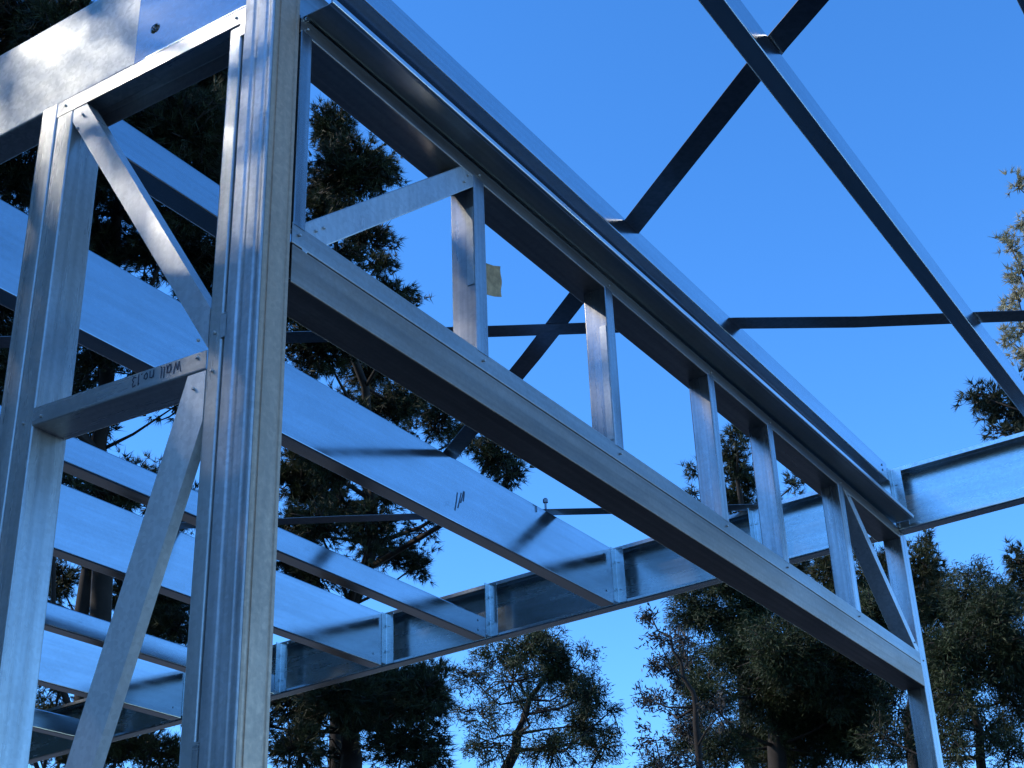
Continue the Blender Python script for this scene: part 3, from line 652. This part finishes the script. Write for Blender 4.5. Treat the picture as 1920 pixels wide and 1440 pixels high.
def build_tree(key, name, label, leafmat, style, rad, per, length, width, rate, twig=.012, cat='tree'):
    spread, tr, blobs = TREES[key]
    t = thing(name, label, cat, tr[0], 'trees behind the steel frame')
    tr = [np.array(p) for p in tr]
    # wobble the trunk a little and taper it
    path = [tr[0]]
    for a, b in zip(tr[:-1], tr[1:]):
        for k in (1, 2, 3):
            path.append(a + (b - a) * k / 3 + (rng.normal(size=3) * rad * .35 if k < 3 else 0))
    m = len(path)
    radii = [rad * (1 - .86 * (i / (m - 1))**.9) * (1.25 if i == 0 else 1) for i in range(m)]
    g = Geo(); v, f = tube(path, radii, 9); g.add(v, f)
    cents = []; dirs = []; tints = []
    P = np.array(path)
    for (x, y, z, rh, rv, de) in blobs:
        c = np.array([x, y, z]);
        view = np.array([x, y, 0]) / math.hypot(x, y)
        c = c * 1.0
        sh = rng.normal() * spread * .45
        dist = math.hypot(x, y)
        k = 1 + sh / dist
        c = np.array([x * k, y * k, Z0 + (z - Z0) * k])
        # limb from the trunk up to the clump
        below = [i for i in range(m) if P[i][2] < c[2] - .15 * np.linalg.norm(P[i][:2] - c[:2])]
        i0 = min(below, key=lambda i: np.linalg.norm(P[i] - c)) if below else max(1, m // 3)
        a = P[i0]; L = np.linalg.norm(c - a)
        mid = (a + c) / 2 + np.array([0, 0, -.10 * L]) + rng.normal(size=3) * .06 * L
        lr = min(radii[i0] * .55, .012 + .012 * L)
        v, f = tube([a, mid, c], [lr, lr * .65, lr * .3], 5); g.add(v, f)
        # boughs inside the clump, each with several shoots
        nb = max(4, int(rate * de * rh * rv * 13 / 1.0))
        rd = .75 * (rh + rv) / 2 + .25 * max(rh, rv)
        side = np.array([-view[1], view[0], 0])
        for _ in range(nb):
            q = unit(1)[0] * rng.uniform(.25, 1) ** .5
            end = c + side * q[0] * rh + view * q[1] * rd + np.array([0, 0, 1]) * q[2] * rv
            st = c + (end - c) * rng.uniform(.0, .25) + rng.normal(size=3) * .1 * rh
            out_d = (end - c) / max(np.linalg.norm(end - c), 1e-6) + np.array([0, 0, .25]); out_d /= np.linalg.norm(out_d)
            v, f = tube([st, (st + end) / 2 + rng.normal(size=3) * .05, end], [twig, twig * .8, twig * .5], 3); g.add(v, f)
            tn = rng.uniform(0, 1)
            for s in range(rng.integers(4, 8)):
                fr = rng.uniform(.35, 1.05)
                cents.append(st + (end - st) * fr + rng.normal(size=3) * length * .45)
                dirs.append(out_d + rng.normal(size=3) * .3); tints.append(np.clip(tn + rng.normal() * .15, 0, 1))
    mesh_obj('trunk', g.v, g.f, M_BARK, t, smooth=True)
    cents = np.array(cents); dirs = np.array(dirs); tints = np.array(tints)
    V = needles(cents, dirs, per, length, width) if style == 'needle' else leaves(cents, dirs, per, length, width)
    fast_mesh('crown', V, V.shape[1], leafmat, np.repeat(tints, per), t)
    return t, len(V)

def shade_screen():
    """unseen leaf screen added for shade, left of the picture: it keeps the low sun off the frame except along its very top"""
    n = 90000
    az = np.radians(rng.uniform(74, 166, n)); dist = 12.2 + rng.normal(size=n) * .9
    deg = np.degrees(az)
    prof = lambda d: np.interp(d, [74, 96, 104, 118.5, 122, 128, 138, 146, 152, 166], [42, 44, 46.5, 45.5, 37.0, 36.0, 35.2, 28, 15, 8]) + .5 * np.sin(d * .55) * (np.abs(d - 128) > 12)
    top = 4.4 + 12.2 * np.tan(np.radians(prof(deg)))
    zz = .2 + (top - .2) * rng.uniform(0, 1, n)
    c = np.stack([2.1 + dist * np.cos(az), 2.5 + dist * np.sin(az), zz], 1)
    V = leaves(c, unit(n), 1, .34, .15)
    # finer leaves of the screen along the crest: the sun comes through them broken up
    n = 42000
    az = np.radians(rng.uniform(121, 142, n)); deg = np.degrees(az); dist = 12.2 + rng.normal(size=n) * .5
    el = prof(deg) + rng.uniform(-.6, 4.2, n) + rng.normal(size=n) * .3
    c = np.stack([2.1 + dist * np.cos(az), 2.5 + dist * np.sin(az), 4.4 + dist * np.tan(np.radians(el))], 1)
    V = np.concatenate([V, leaves(c, unit(n), 1, .058, .022)])
    o = fast_mesh('shade_screen', V, 4, L_PINE, rng.uniform(0, 1, len(V)), None)
    tag(o, 'added screen of unseen leaves shading the frame', 'shade_screen', kind='stuff')
shade_screen()  # leaf screen out of view, added to shade the frame and dapple the sun

tot = 0
for a in (
    ('A', 'pine_tree', 'tall dark pine filling the gaps of the left wall frame up to the corner', L_PINE, 'needle', .13, 16, 0.115, .0105, 40),
    ('B', 'pine_tree', 'ragged dark pine directly behind the corner post, tufted edge against the sky', L_PINE, 'needle', .12, 16, 0.105, .0105, 44),
    ('C', 'pine_tree', 'pine with a bare brown trunk low behind the left studs', L_PINE2, 'needle', .2, 14, 0.12, .0105, 34),
    ('D', 'pine_tree', 'low dense pine under the rear beam just right of the corner post', L_PINE, 'needle', .17, 16, 0.12, .0105, 38),
    ('E', 'broadleaf_tree', 'tree with fanned bare branches at the bottom centre under the rear beam', L_WATTLE, 'leaf', .13, 18, .085, .0125, 24),
    ('F', 'bushy_tree', 'broad dark bushy tree beneath the right half of the header', L_WATTLE, 'leaf', .22, 20, .10, .0135, 18),
    ('S', 'sapling', 'sparse reddish-leaved young tree left of the broad dark tree below the header', L_RED, 'leaf', .06, 12, .08, .020, 12),
    ('G', 'conifer', 'pointed conifer rising just behind the far post of the doorway', L_PINE2, 'needle', .17, 16, .15, .015, 16),
    ('H', 'broadleaf_tree', 'feathery tree with thin stems in the lower right corner', L_WATTLE, 'leaf', .10, 17, .10, .0125, 22),
    ('I', 'pine_tree', 'distant pine top showing between the uprights of the header', L_PINE, 'needle', .2, 14, .18, .018, 14),
    ('J', 'pine_tree', 'dark pine branches poking in from the right edge above and below the beam', L_PINE, 'needle', .2, 16, .13, .014, 20),
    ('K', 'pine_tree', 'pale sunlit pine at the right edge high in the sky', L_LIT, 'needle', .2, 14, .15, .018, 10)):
    t, n = build_tree(*a); tot += n
print('leaf faces', tot)
